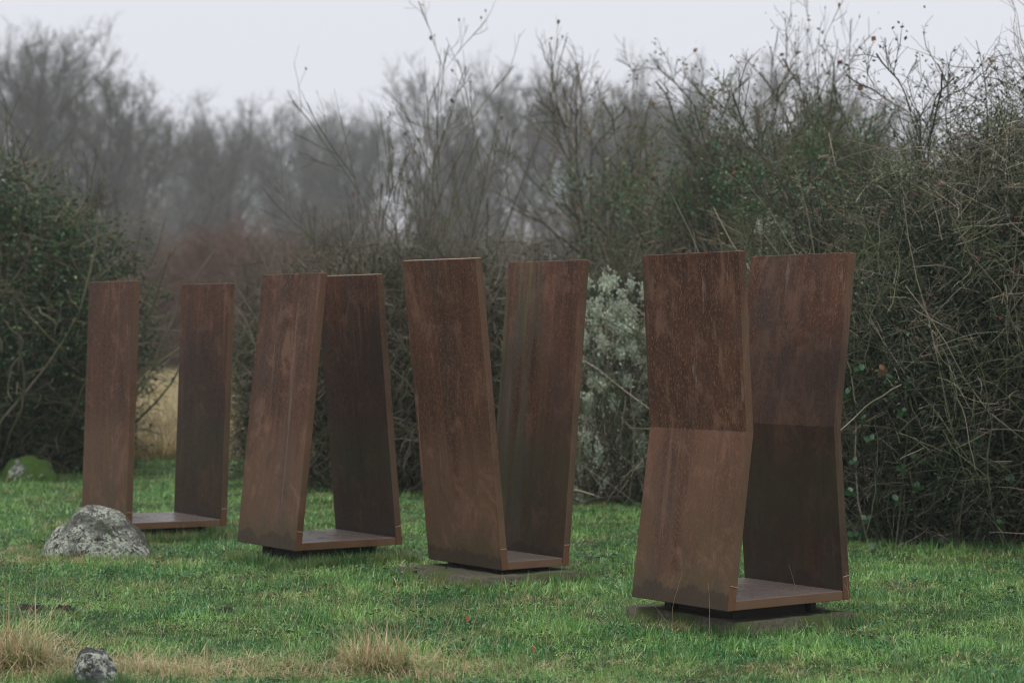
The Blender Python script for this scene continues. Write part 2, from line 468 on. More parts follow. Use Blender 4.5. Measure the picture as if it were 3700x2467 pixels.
def boulder(loc, size, seed, mat, label, rough=.17, sub=6):
    bm = bmesh.new(); bmesh.ops.create_icosphere(bm, subdivisions=sub, radius=1)
    for v in bm.verts:
        d = v.co.normalized(); q = d*1.2+Vector((seed*3.7, seed, 0))
        r = 1+rough*mnoise.noise(q)+rough*.5*mnoise.noise(q*2.1)+rough*.16*mnoise.noise(q*5.5)+rough*.12*mnoise.noise(q*13)+rough*.07*mnoise.noise(q*30)
        # broken flat planes
        for k, (n_, dd) in enumerate(((Vector((-.7, -.5, .5)), .84), (Vector((.6, -.3, .75)), .86), (Vector((.1, -.9, .4)), .86))):
            n_ = n_.normalized(); pr = d.dot(n_)*r
            if pr > dd: r *= 1-(pr-dd)/pr*.75
        v.co = d*r
        v.co.x *= size[0]/2; v.co.y *= size[1]/2; v.co.z *= size[2]
    o = link('boulder', bm_mesh('boulder', bm, True), None, mat, label=label, cat='boulder')
    o.location = loc
    return o
boulder((at(222, 15.35), 15.4, -.05), (.78, .60, .40), 1.3, mat_rock('lichen granite', (.20, .21, .18), (.085, .085, .075), .68),
        'large rounded boulder crusted with pale lichen, in front of the sculpture with two parallel plates')
boulder((at(218, 9.87), 9.87, -.04), (.22, .22, .215), 4.4, mat_rock('dark granite', (.15, .155, .15), (.06, .062, .066), .70),
        'small dark grey stone half sunk in dry grass at the bottom edge')
boulder((at(78, 23.5), 23.3, -.06), (.62, .5, .33), 7.7, mat_rock('mossy granite', (.15, .15, .13), (.06, .06, .05), .49, (.06, .12, .022), .22),
        'bright green moss covered boulder under the dark evergreen bush')

# ------------------------------------------------------------------ bare soil patches
def soil_patch(x, y, sx, sy, seed, label):
    bm = bmesh.new(); bmesh.ops.create_grid(bm, x_segments=36, y_segments=26, size=.5)
    for v in bm.verts:
        q = Vector((v.co.x*6+seed, v.co.y*6, seed)); r = math.hypot(v.co.x, v.co.y)*2
        h = max(0, 1-r**2*(1+.5*mnoise.noise(q)))
        v.co.z = -.035+h*.03+.035*h*abs(mnoise.noise(q*3))+.022*h*mnoise.noise(q*9)
        v.co.x *= sx; v.co.y *= sy
    o = link('soil_patch', bm_mesh('soil_patch', bm, True), None, M_soil, label=label, cat='soil', group='bare soil scrapes in the lawn')
    o.location = (x, y, ground_z(x, y)+.018)
t = NT('bare soil'); p_ = t.obj(); b_ = t.noise(p_, 30, 4, .7)
t.bump(b_, .8, .02); M_soil = t.done(t.mix(b_, (.014, .011, .009), (.05, .04, .03)), .9, .2)
soil_patch(at(72, 12.55), 12.55, .22, .26, 1., 'dark crumbly soil scrape in the lawn below the lichen boulder, the bigger of two')
soil_patch(at(146, 12.5), 12.5, .17, .16, 2., 'small soil scrape just beside the bigger one below the lichen boulder')
soil_patch(at(518, 12.4), 12.4, .17, .16, 3., 'small dark soil scrape in the lawn below the A shaped sculpture')

# ------------------------------------------------------------------ grass (geometry nodes scatter)
def blades(name, rng, n, rad, h, w, lean, seg=2, curl=.5):
    P0 = np.zeros((n, 3)); r = rad*np.sqrt(rng.uniform(0, 1, n)); a = rng.uniform(0, 2*math.pi, n)
    P0[:, 0] = r*np.cos(a); P0[:, 1] = r*np.sin(a); P0[:, 2] = -.012
    b = rng.uniform(0, 2*math.pi, n); L = h*rng.uniform(.45, 1.25, n); le = np.abs(rng.normal(lean, lean*.5, n))
    dirx, diry = np.cos(b), np.sin(b)
    V = []; rows = seg+1
    for k in range(rows):
        f = k/seg; ang = le*(1+curl*f*2)
        hx = L*f*np.sin(np.minimum(ang, 1.9)); hz = L*f*np.cos(np.minimum(ang, 1.7))
        c = P0+np.stack([dirx*hx, diry*hx, hz], 1)
        ww = w*(1-f**1.5)*.5*rng.uniform(.8, 1.2, n)
        side = np.stack([-diry*ww, dirx*ww, 0*ww], 1)
        if k < seg: V += [c-side, c+side]
        else: V += [c]
    m = len(V); V = np.stack(V, 1).reshape(-1, 3); base = (np.arange(n)*m)[:, None]
    F = []
    for k in range(seg-1): F += [[2*k, 2*k+1, 2*k+3], [2*k, 2*k+3, 2*k+2]]
    F += [[2*seg-2, 2*seg-1, 2*seg]]
    F = np.concatenate([base+np.array([f]) for f in F])
    return mesh_np(name, V, F, np.repeat(rng.uniform(0, 1, n), m), smooth=False)

def mat_grass(name, cols, dry, dry_lo, dry_hi, rough=.38, trans=.25, pale=.93):
    t = NT(name); r = t.attr('rnd'); p = t.pos()
    c = t.mix(r, cols[0], cols[1])
    c = t.mix(t.step(t.math('ADD', t.math('MULTIPLY', t.noise(p, 1.5, 4, .6), .6), t.math('MULTIPLY', t.noise(p, 9, 3), .4)), .42, .58), c, t.mix(r, cols[2], cols[3]))
    dn = t.math('ADD', t.noise(t.map(p, loc=(7, 3, 0)), 1.3, 4, .65), t.math('MULTIPLY', t.math('SUBTRACT', r, .5), .35))
    c = t.mix(t.step(dn, dry_lo, dry_hi), c, t.mix(t.math('FRACT', t.math('MULTIPLY', r, 7.)), dry[0], dry[1]))
    c = t.mix(t.step(r, pale, pale+.03), c, (.42, .44, .2))
    t.done(c, rough, .5)
    tr = t.n.new('ShaderNodeBsdfTranslucent'); t.put(tr.inputs['Color'], c)
    mx = t.n.new('ShaderNodeMixShader'); mx.inputs[0].default_value = trans
    t.l.new(t.b.outputs[0], mx.inputs[1]); t.l.new(tr.outputs[0], mx.inputs[2]); t.l.new(mx.outputs[0], t.out.inputs['Surface'])
    return t.m
STRAW = ((.54, .44, .25), (.38, .27, .12))
M_grass = mat_grass('lawn grass', ((.032, .135, .036), (.095, .285, .08), (.14, .33, .07), (.31, .49, .14)), STRAW, .60, .76)
M_tall = mat_grass('rough grass', ((.035, .12, .03), (.08, .22, .05), (.13, .22, .06), (.22, .26, .09)), STRAW, .62, .78)
M_straw = mat_grass('dry grass', ((.52, .41, .24), (.40, .26, .12), (.58, .49, .31), (.34, .21, .10)), STRAW, .4, .6)
M_meadow = mat_grass('dry meadow grass', ((.62, .50, .30), (.46, .37, .20), (.52, .46, .22), (.36, .34, .14)), ((.42, .34, .2), (.3, .22, .12)), .4, .6)

def scatter(name, protos, pts, rot, scl, idx, **k):
    """one object: instances of prototype tufts on points, by geometry nodes"""
    c = bpy.data.collections.new(name+' tufts')
    for i, me in enumerate(protos):
        c.objects.link(bpy.data.objects.new('%s_tuft_%02d' % (name, i), me))
    me = bpy.data.meshes.new(name); me.vertices.add(len(pts)); me.vertices.foreach_set('co', np.asarray(pts, np.float32).ravel())
    for nm, ty, v in (('rot', 'FLOAT_VECTOR', rot), ('scl', 'FLOAT', scl), ('idx', 'INT', idx)):
        a = me.attributes.new(nm, ty, 'POINT')
        a.data.foreach_set('vector' if ty == 'FLOAT_VECTOR' else 'value', np.ascontiguousarray(v, np.int32 if ty == 'INT' else np.float32).ravel())
    o = bpy.data.objects.new(name, me); COL.objects.link(o); tag(o, **k)
    g = bpy.data.node_groups.new(name+' scatter', 'GeometryNodeTree')
    g.interface.new_socket('Geometry', in_out='INPUT', socket_type='NodeSocketGeometry')
    g.interface.new_socket('Geometry', in_out='OUTPUT', socket_type='NodeSocketGeometry')
    gi, go = g.nodes.new('NodeGroupInput'), g.nodes.new('NodeGroupOutput')
    ci = g.nodes.new('GeometryNodeCollectionInfo'); ci.inputs['Collection'].default_value = c
    ci.inputs['Separate Children'].default_value = True; ci.inputs['Reset Children'].default_value = True
    ip = g.nodes.new('GeometryNodeInstanceOnPoints'); ip.inputs['Pick Instance'].default_value = True
    def na(nm, ty):
        a = g.nodes.new('GeometryNodeInputNamedAttribute'); a.data_type = ty; a.inputs['Name'].default_value = nm; return a.outputs['Attribute']
    g.links.new(gi.outputs[0], ip.inputs['Points']); g.links.new(ci.outputs[0], ip.inputs['Instance'])
    g.links.new(na('idx', 'INT'), ip.inputs['Instance Index'])
    g.links.new(na('rot', 'FLOAT_VECTOR'), ip.inputs['Rotation'])
    g.links.new(na('scl', 'FLOAT'), ip.inputs['Scale'])
    g.links.new(ip.outputs[0], go.inputs[0])
    md = o.modifiers.new('scatter', 'NODES'); md.node_group = g
    return o

rng = np.random.default_rng(11)
def spread(n, y0, y1, xm=1.4, dens_pow=1.0, x0=None, x1=None):
    """random points inside the wedge the camera sees (with side margin), denser near"""
    y = y0*(y1/y0)**(rng.uniform(0, 1, n)**dens_pow)
    hw = .235*y+xm
    if x0 is None: x = rng.uniform(-1, 1, n)*hw
    else: x = rng.uniform(x0, x1, n)
    return x, y
OBST = [(at(222, 15.4), 15.4, .33, .22), (at(218, 9.87), 9.87, .085, .07), (at(78, 23.5), 23.6, .25, .2)]
RECT = [(-.14, 14.15, .60, .41, .45), (1.25, 12.09, .63, .40, .46),
        (-2.5432-math.sin(.61)*.405, 16.6695+math.cos(.61)*.405, .61, .33, .32), (-1.1082-math.sin(.62)*.405, 14.9865+math.cos(.62)*.405, .62, .33, .32)]
SOIL = [(at(72, 12.55), 12.55, .085, .10), (at(146, 12.5), 12.5, .065, .06), (at(518, 12.4), 12.4, .065, .06)]
def clear(x, y):
    k = np.ones(len(x), bool)
    for cx, cy, a, b in OBST+SOIL: k &= ((x-cx)/a)**2+((y-cy)/b)**2 > 1
    for cx, cy, r, a, b in RECT:
        u = (x-cx)*math.cos(r)+(y-cy)*math.sin(r); v = -(x-cx)*math.sin(r)+(y-cy)*math.cos(r)
        k &= (np.abs(u) > a) | (np.abs(v) > b)
    return k
def place(x, y, protos_i, s, tilt=.12, kk=None):
    if kk is None: kk = clear(x, y)
    x, y, s = x[kk], y[kk], s[kk]
    z = np.array([ground_z(a, b) for a, b in zip(x, y)])
    n = len(x)
    rot = np.stack([rng.normal(0, tilt, n), rng.normal(0, tilt, n), rng.uniform(0, 6.28, n)], 1)
    return np.stack([x, y, z], 1), rot, s, rng.choice(protos_i, n)
lawn = [blades('lawn_tuft', rng, 60, .08, .043, .0050, 1.05, 3, .7) for _ in range(3)]+[blades('lawn_tuft', rng, 45, .06, .07, .0048, 1.0, 3, .8) for _ in range(3)]
for me in lawn: me.materials.append(M_grass)
x, y = spread(52000, 9.2, 27., 1.3)
hn = np.array([mnoise.noise(Vector((a*1.6, b*1.6, 1.))) for a, b in zip(x, y)])
s = (0.6+.9*np.clip(hn+.3, 0, 1)+rng.uniform(0, .45, len(x)))*(1+.02*(y-9))
pick_long = hn+rng.normal(0, .3, len(x)) > .35
pts, rot, scl, idx = place(x, y, [0, 1, 2], s)
idx = np.where(pick_long[clear(x, y)], rng.integers(3, 6, len(idx)), idx)
scatter('grass', lawn, pts, rot, scl, idx, label='short damp green lawn grass around the sculptures', kind='stuff')
# longer tufts of darker grass, and grass licking up against slabs and stones
tufts = [blades('grass_tuft', rng, 55, .07, .13, .0042, .5, 3) for _ in range(3)]
for me in tufts: me.materials.append(M_tall)
x, y = spread(2600, 9.2, 25., 1.3)
ex, ey = [], []
for cx, cy, r, a, b in RECT:
    for k in range(110):
        e = rng.uniform(0, 4); q = rng.uniform(-1, 1)
        u, v = (q*(a+.05), -(b+.05)) if e < 1.4 else ((-(a+.05), q*(b+.05)) if e < 2.6 else ((a+.06, q*(b+.05)) if e < 3.4 else (q*a, b+.05)))
        ex.append(cx+u*math.cos(r)-v*math.sin(r)); ey.append(cy+u*math.sin(r)+v*math.cos(r))
for cx, cy, r, a, b in RECT[2:]:
    for k in range(260):
        q = rng.uniform(-1, 1); w_ = rng.uniform(.40, .52)
        u, v = (q*.45, -w_) if k % 2 else ((-w_-.02, q*.42) if k % 4 else (w_, q*.42))
        ex.append(cx+u*math.cos(r)-v*math.sin(r)); ey.append(cy+u*math.sin(r)+v*math.cos(r))
NB = len(ex)
for cx, cy, a, b in OBST:
    for k in range(150):
        an = rng.uniform(0, 6.28); q = 1.05+rng.uniform(0, .35)
        ex.append(cx+a*q*math.cos(an)*1.1); ey.append(cy+b*q*math.sin(an)*1.1)
sz_ = np.concatenate([rng.uniform(.35, .75, len(x)+NB-520), rng.uniform(.6, .95, 520), rng.uniform(.35, .75, len(ex)-NB)])
x = np.concatenate([x, ex]); y = np.concatenate([y, ey])
pts, rot, scl, idx = place(x, y, [0, 1, 2], sz_)
scatter('long_grass', tufts, pts, rot, scl, idx, label='longer grass tufts growing through the lawn and round the slabs', kind='stuff')
# dry straw drifts
dryp = [blades('dry_tuft', rng, 45, .11, .16, .0046, .95, 3, .7) for _ in range(3)]
for me in dryp: me.materials.append(M_straw)
xs, ys, ss = [], [], []
def blob(px, Y, rx, ry, n, s0, s1):
    for _ in range(n):
        xs.append(at(px, Y)+rng.normal(0, rx)); ys.append(Y+rng.normal(0, ry)); ss.append(rng.uniform(s0, s1))
blob(20, 10.4, .22, .3, 120, .5, 1.2)
blob(330, 10.35, .3, .16, 110, .35, .9)
blob(160, 10.1, .3, .12, 60, .35, .9)
blob(620, 10.5, .5, .18, 80, .25, .5)
blob(420, 10.2, .35, .15, 110, .35, .8)
blob(860, 10.5, .2, .2, 90, .4, .95)
blob(1050, 10.4, .4, .2, 100, .25, .5)
blob(1500, 10.4, .7, .25, 80, .2, .35)
blob(2000, 10.4, .7, .25, 60, .2, .35)
blob(160, 15.05, .35, .07, 60, .3, .55)
blob(330, 15.0, .2, .08, 40, .3, .5)
blob(40, 15.6, .12, .25, 30, .35, .6)
x, y = np.array(xs), np.array(ys)
x2, y2 = spread(260, 9.5, 20.); x = np.concatenate([x, x2]); y = np.concatenate([y, y2])
s = np.concatenate([np.array(ss), rng.uniform(.15, .32, 260)])
pts, rot, scl, idx = place(x, y, [0, 1, 2], s, .25)
scatter('dry_grass', dryp, pts, rot, scl, idx, label='straw coloured dead grass lying over the lawn in the foreground', kind='stuff')

# standing tussocks one can count
def tussock(px, Y, h, n, label, seed):
    r = np.random.default_rng(seed); e = empty('grass_tussock', (at(px, Y), Y, ground_z(at(px, Y), Y)), label=label, cat='tussock', group='dry tussocks along the bottom edge')
    link('dry_blades', blades('dry_blades', r, n*2//3, .13, h, .0052, .45, 4, .8), e, M_straw, kind='stuff')
    link('green_blades', blades('green_blades', r, n, .14, h*.55, .0055, .55, 4, .6), e, M_tall, kind='stuff')
tussock(30, 10.3, .40, 620, 'tall tawny grass tussock at the left corner beside the small dark stone', 5)
tussock(870, 10.35, .27, 620, 'spiky dry tussock with green base, standing alone at the middle of the lawn edge', 6)
tussock(1000, 10.1, .12, 240, 'low dry tussock just beside the spiky one at the lawn edge', 8)
tussock(350, 10.25, .13, 260, 'low brown tussock just beside the small dark stone', 9)

# tall thin bents standing out of the lawn
r = np.random.default_rng(3)
n = 90; x = r.uniform(-2.6, 2.3, n); y = r.uniform(9.9, 12.5, n)
x = np.where(r.uniform(0, 1, n) < .7, r.normal(at(880, 10.8), .45, n), x)
P0 = np.stack([x, y, np.zeros(n)], 1); D = np.stack([r.normal(0, .3, n), r.normal(0, .3, n), np.ones(n)], 1)
link('bent_stalks', tube_mesh('bent_stalks', [grow(r, P0, D, r.uniform(.12, .42, n), np.full(n, .0016), .0007, 6, .06)], r), None, M_straw,
     label='thin dry grass stalks standing up out of the lawn', kind='stuff')

# meadow behind, pale and tall
mead = [blades('meadow_tuft', rng, 90, .22, .55, .012, .45, 3, .6) for _ in range(3)]
for me in mead: me.materials.append(M_meadow)
x = rng.uniform(-14, 1.5, 7000); y = rng.uniform(27, 62, 7000)
pts, rot, scl, idx = place(x, y, [0, 1, 2], rng.uniform(.7, 1.3, 7000), .15, np.ones(7000, bool))
scatter('meadow_grass', mead, pts, rot, scl, idx, label='pale straw meadow seen between the plates of the farthest sculpture', kind='stuff')

# ------------------------------------------------------------------ vegetation meshes
B_grey = mat_bark('grey twig bark', (.05, .042, .035), (.21, .18, .155), (.06, .075, .03), .35)
B_far = mat_bark('far tree bark', (.06, .06, .048), (.17, .165, .135))
B_ftrunk = mat_bark('far tree trunk', (.028, .028, .022), (.06, .06, .045))
B_scrub = mat_bark('grey scrub bark', (.09, .08, .065), (.26, .23, .19), None, 0, 1.2)
B_mossy = mat_bark('mossy bark', (.06, .05, .038), (.20, .17, .12), (.08, .12, .035), .55)
B_tan = mat_bark('pale bramble cane', (.035, .042, .026), (.55, .46, .36), (.10, .15, .055), .55, 2.8)
B_red = mat_bark('reddish twig bark', (.10, .06, .045), (.21, .135, .105))
B_brown = mat_bark('brown twig bark', (.05, .043, .032), (.32, .26, .20), (.07, .10, .035), .5)
L_dark = mat_leaf('dark evergreen leaf', (.014, .045, .02), (.06, .13, .05), (.2, .3, .12), .06)
L_green = mat_leaf('green ivy leaf', (.026, .07, .03), (.095, .18, .075), (.2, .3, .12), .06)
L_deep = mat_leaf('shaded ivy leaf', (.008, .02, .010), (.03, .06, .026), (.08, .13, .06), .06, .45, .05)  # darker ivy copy, shade of the thicket interior put into the leaf colour
L_ivy = mat_leaf('ivy leaf', (.015, .04, .016), (.045, .09, .035), (.16, .2, .12), .07, .45)
L_clem = mat_leaf('pale clematis fluff', (.34, .42, .30), (.82, .88, .74), (.5, .52, .42), .2, .8, .3)
L_dead = mat_leaf('dead brown leaf', (.12, .06, .03), (.26, .15, .08), None, 0, .8)
L_bramble = mat_leaf('bramble leaf', (.02, .06, .022), (.045, .11, .04), (.2, .12, .06), .08, .45)

def bare_tree(seed, H=10., n0=1, fork=.28, l1=16, l2=8, l3=7, l4=4, spread=.62, r=.16, up=.10, twig=.006, wander=.12, ratio=.5):
    g = np.random.default_rng(seed)
    P0 = np.zeros((n0, 3)); P0[:, :2] = g.normal(0, .05*H*.25 if n0 > 1 else 0, (n0, 2))
    D = np.zeros((n0, 3)); D[:, 2] = 1; D[:, :2] = g.normal(0, .28 if n0 > 1 else .04, (n0, 2))
    Ls = H*.95*(np.ones(n0) if n0 == 1 else g.uniform(.62, 1.0, n0))
    t = grow(g, P0, D, Ls, np.full(n0, r), r*.08, 10, .05 if n0 > 1 else .06, .03)
    a = sprout(g, *t, l1, fork, .97, spread, .15, ratio, H)
    A = grow(g, *a, twig*2, 8, wander, up*.9)
    b = sprout(g, *A, l2, .15, .98, .62, .22, .58, np.repeat(a[2], l2), .65)
    B = grow(g, *b, twig, 6, wander*1.2, up)
    levels = [B]
    c = sprout(g, *B, l3, .1, .98, .6, .25, .62, np.repeat(b[2], l3), .65)
    C = grow(g, *c, twig*.6, 4, wander*1.3, up)
    levels.append(C)
    if l4:
        d = sprout(g, *C, l4, .1, .98, .6, .25, .75, np.repeat(c[2], l4), .7)
        levels.append(grow(g, *d, twig*.45, 2, wander*1.3, up))
    for P, R in levels: np.maximum(R, twig*.4, out=R)
    k = H/np.percentile(np.concatenate([P.reshape(-1, 3) for P, R in levels])[:, 2], 99.6)
    t, A = (t[0]*k, t[1]), (A[0]*k, A[1]); levels = [(P*k, R) for P, R in levels]
    return (tube_mesh('trunk', [t, A], g, 6), tube_mesh('crown', levels, g, 3), levels)

far_trees = [bare_tree(s_, 10., 1, f_, 24, 8, 6, 4, sp_, .15, u_, .0070, .12, .50)[:2] for s_, f_, sp_, u_ in ((21, .16, .72, .10), (22, .2, .85, .08), (23, .12, .62, .12))]

def put_tree(name, meshes, x, y, s, rz, label, cat='tree', group=None, mats=(None, None), sz=None):
    e = empty(name, (x, y, 0), rz, label=label, cat=cat, group=group)
    e.scale = (s, s, sz or s)
    for pn, me, mt in zip(('trunk', 'crown', 'foliage', 'dead_leaves'), meshes, mats):
        if me is not None: link(pn, me, e, mt)
    return e

# --- far wood: (photo x, photo y of its top, depth)
FAR = [
 (-120, 60, 62, 'misty bare tree at the outer left edge of the far wood, cut off'),
 (40, 55, 60, 'tallest misty bare tree, rising above the dark evergreen bush'),
 (150, 95, 64, 'misty bare tree, second in height just beside the tallest of the far wood'),
 (255, 150, 62, 'misty bare tree with round crown where the far wood begins to slope down'),
 (345, 190, 66, 'bare far tree above the first plate of the parallel sculpture'),
 (425, 225, 70, 'bare far tree at the low notch in the skyline over the parallel sculpture'),
 (500, 275, 84, 'faint low bare tree in the notch of the skyline'),
 (570, 245, 88, 'faint bare tree over the gap between parallel and A shaped sculptures'),
 (650, 232, 90, 'faint bare tree high above the outer plate of the A shaped sculpture'),
 (725, 225, 86, 'faint bare tree over the inner plate of the A shaped sculpture'),
 (800, 250, 88, 'faint bare tree just beside the leggy sapling with last brown leaves'),
 (1010, 215, 74, 'blurred bare tree seen through the leggy sapling'),
 (1105, 130, 66, 'blurred tall bare tree with round crown above the V shaped sculpture'),
 (1190, 138, 70, 'blurred bare tree, twin of the round crowned one above the V shaped sculpture'),
 (1300, 190, 72, 'blurred bare tree above the gap of the V shaped sculpture'),
 (1400, 165, 64, 'blurred bare tree directly behind the dark forked shrub'),
 (1500, 235, 78, 'faint bare tree where the skyline dips before the hourglass sculpture'),
 (1640, 135, 62, 'blurred bare tree above the outer plate of the hourglass sculpture'),
 (1790, 110, 60, 'blurred bare tree above the inner plate of the hourglass sculpture'),
 (1930, 200, 70, 'faint bare tree behind the ivy hung shrub'),
 (2080, 290, 78, 'faint low bare tree behind the bramble thicket'),
 (2220, 300, 74, 'faint bare tree glimpsed through canes over the bramble thicket'),
 (2420, 250, 70, 'misty bare tree beyond the far end of the bramble thicket'),
]
rg = random.Random(5)
for i, (px, py, Y, lab) in enumerate(FAR):
    Y *= 2.8
    h = hgt(py, Y); s = h/10.
    put_tree('bare_tree', far_trees[i % 3], at(px, Y), Y, s*rg.uniform(1.05, 1.25), rg.uniform(0, 6.28), lab,
             group='misty bare trees of the far wood', mats=(B_ftrunk, B_far), sz=s)

BACK = [(90, 110, 80, 'above the dark evergreen bush'), (215, 165, 82, 'above the outer plate of the parallel sculpture'), (310, 215, 80, 'halfway down the sloping skyline'),
        (400, 260, 84, 'over the meadow gap of the parallel sculpture'), (465, 262, 82, 'over the inner plate of the parallel sculpture'), (535, 262, 80, 'just beyond the edge of the parallel sculpture'),
        (610, 245, 84, 'over the outer corner of the A shaped sculpture'), (690, 245, 80, 'over the joined tops of the A shaped sculpture'), (765, 245, 82, 'over the inner plate of the A shaped sculpture'),
        (845, 255, 80, 'between the A and V shaped sculptures, half hidden by saplings'), (950, 240, 80, 'over the outer plate of the V shaped sculpture'), (1060, 185, 82, 'behind the leggy sapling top'),
        (1245, 185, 80, 'over the inner plate of the V shaped sculpture'), (1350, 190, 82, 'over the pale clematis'), (1450, 215, 80, 'at the skyline dip before the hourglass sculpture'),
        (1570, 200, 82, 'over the outer corner of the hourglass sculpture'), (1710, 160, 80, 'over the gap of the hourglass sculpture'), (1860, 170, 80, 'over the inner plate of the hourglass sculpture')]
for i, (px, py, Y, lab) in enumerate(BACK):
    Y *= 2.8; h = hgt(py+8, Y); s = h/10.
    put_tree('bare_tree', far_trees[(i+1) % 3], at(px, Y), Y, s*rg.uniform(1.0, 1.25), rg.uniform(0, 6.28),
             'faintest bare tree '+lab, group='back rank of the misty wood', mats=(B_ftrunk, B_far), sz=s)

# --- tangled thickets
def dome(g, n, R, H, shell=.0):
    """points in a half dome (shell>0: near the surface)"""
    d = nrm(g.normal(0, 1, (n, 3))); d[:, 2] = np.abs(d[:, 2])
    rr = g.uniform(shell, 1, n)**(1/3)
    p = d*rr[:, None]
    bul = 1+.18*np.sin(5*np.arctan2(d[:, 1], d[:, 0])+3*d[:, 2])*.6+.12*np.sin(11*d[:, 0]+7*d[:, 2])
    p[:, :2] *= R; p *= bul[:, None]
    p[:, 2] = np.sign(p[:, 2])*np.abs(p[:, 2])**.75*H
    p[:, :2] *= (.78+.24*np.clip(p[:, 2:]/H/.45, 0, 1))
    return p

def thicket(seed, R, H, stems, twigs, tl, leaves, lsize, thick=.004, whips=20, hang=-.02, shell=.25, segs=6, lshell=.1, lfrac=.93, canes=0, core=0, nclump=260, csig=.11, cfrac=.6):
    g = np.random.default_rng(seed)
    a = g.uniform(0, 6.28, stems); q = R*.75*np.sqrt(g.uniform(0, 1, stems))
    P0 = np.stack([q*np.cos(a), q*np.sin(a), np.zeros(stems)], 1)
    D = np.stack([np.cos(a)*.3, np.sin(a)*.3, np.ones(stems)], 1)+g.normal(0, .25, (stems, 3))
    S = grow(g, P0, D, g.uniform(.7, 1.05, stems)*H, np.full(stems, thick*2.6), thick, 9, .13, .0)
    C0 = dome(g, twigs, R, H, shell)
    C1 = dome(g, int(twigs*.6), R, H, .55)
    C0 = np.concatenate([C0, C1]); n = len(C0)
    T = g.normal(0, 1, (n, 3)); T[:, 2] *= .8; out = nrm(C0*np.array([1, 1, .3])); T += out*.35
    Tw = grow(g, C0, T, tl*g.uniform(.4, 1.5, n), thick*g.uniform(.5, 1.5, n), thick*.35, segs, .12, hang)
    f = sprout(g, *Tw, 1, .2, .9, .8, .2, .45, np.full(n, tl), .7)
    lv = [S, Tw, grow(g, *f, thick*.3, 3, .12, hang)]
    if whips:
        W0 = dome(g, whips, R*.8, H*.85, .5); W0[:, 2] = np.maximum(W0[:, 2], H*.5)
        Dw = g.normal(0, .35, (whips, 3)); Dw[:, 2] = 1
        Wp = grow(g, W0, Dw, H*g.uniform(.2, .5, whips), np.full(whips, thick*1.1), thick*.35, 7, .08, 0)
        b = sprout(g, *Wp, 5, .2, .95, .6, .2, .35, np.repeat(H*.35, whips*5), .7)
        lv += [Wp, grow(g, *b, thick*.3, 4, .1, .03)]
    if canes:
        K0 = dome(g, canes, R*1.02, H*.78, .8); o_ = nrm(K0*np.array([1, 1, .2]))
        K = grow(g, K0, np.cross(o_, g.normal(0, 1, (canes, 3)))+o_*.25+np.array([0, 0, .3]), g.uniform(.6, 1.7, canes), g.uniform(.005, .0095, canes), .003, 12, .13, -.05)
        b = sprout(g, *K, 3, .2, .95, .7, .25, .35, np.repeat(1., canes*3), .6)
        lv += [K, grow(g, *b, .002, 5, .2, -.02)]
    me = tube_mesh('stems', lv, g, 3)
    lf = None
    if leaves:
        nl = int(leaves)
        C = dome(g, nl, R*lfrac, H*lfrac, lshell)
        # gather into clumps
        cc = dome(g, nclump, R*lfrac, H*lfrac, lshell)
        k = g.integers(0, nclump, nl)
        C = np.where((g.uniform(0, 1, nl) < cfrac)[:, None], cc[k]+g.normal(0, csig*R, (nl, 3)), C)
        C[:, 2] = np.abs(C[:, 2])
        if core: C = np.concatenate([C, dome(g, core, R*.8, H*.85, .0)])
        lf = leaves_mesh('foliage', C, lsize*(1+1.*(np.arange(len(C)) >= nl)), g)
    return me, lf

th_a = thicket(41, 1.0, 2.3, 60, 2600, .38, 16000, .045, .0045, 24)
th_b = thicket(42, 1.0, 2.3, 70, 2900, .45, 12000, .045, .005, 30, -.05)
th_near = thicket(43, 1.35, 3.0, 110, 4600, .42, 46000, .034, .0033, 46, -.03, .45, 7, .25, .94, 60, 26000)
ever = thicket(44, 1.7, 3.1, 70, 2600, .55, 52000, .05, .008, 40, .0, .4, 6, .25, 1.0)
clem = thicket(45, .62, 2.2, 40, 450, .4, 9000, .044, .0045, 3, -.12, .3, lshell=.6, lfrac=1.05, nclump=90, csig=.055, cfrac=.9)

def put_bush(name, meshes, x, y, sx, sz, rz, label, mats, cat='bush', group=None, sy=None):
    e = empty(name, (x, y, -.02), rz, label=label, cat=cat, group=group)
    e.scale = (sx, sy or sx, sz)
    link('stems', meshes[0], e, mats[0])
    if meshes[1] is not None: link('foliage', meshes[1], e, mats[1])
    return e

# left: dark evergreen
put_bush('evergreen_bush', ever, -5.85, 24.9, 1.05, 1.03, .4, 'big dark green bush with mossy twigs behind the moss covered boulder', (B_mossy, L_dark), group='dark evergreen bushes')
put_bush('evergreen_bush', ever, -6.7, 28.2, 1.0, .95, 2.6, 'lower dark green bush beside the big one, behind the parallel sculpture', (B_mossy, L_dark), group='dark evergreen bushes')
put_bush('evergreen_bush', ever, -8.2, 25.5, 1.05, 1.1, 4.0, 'dark green bush at the outer left edge', (B_mossy, L_dark), group='dark evergreen bushes')

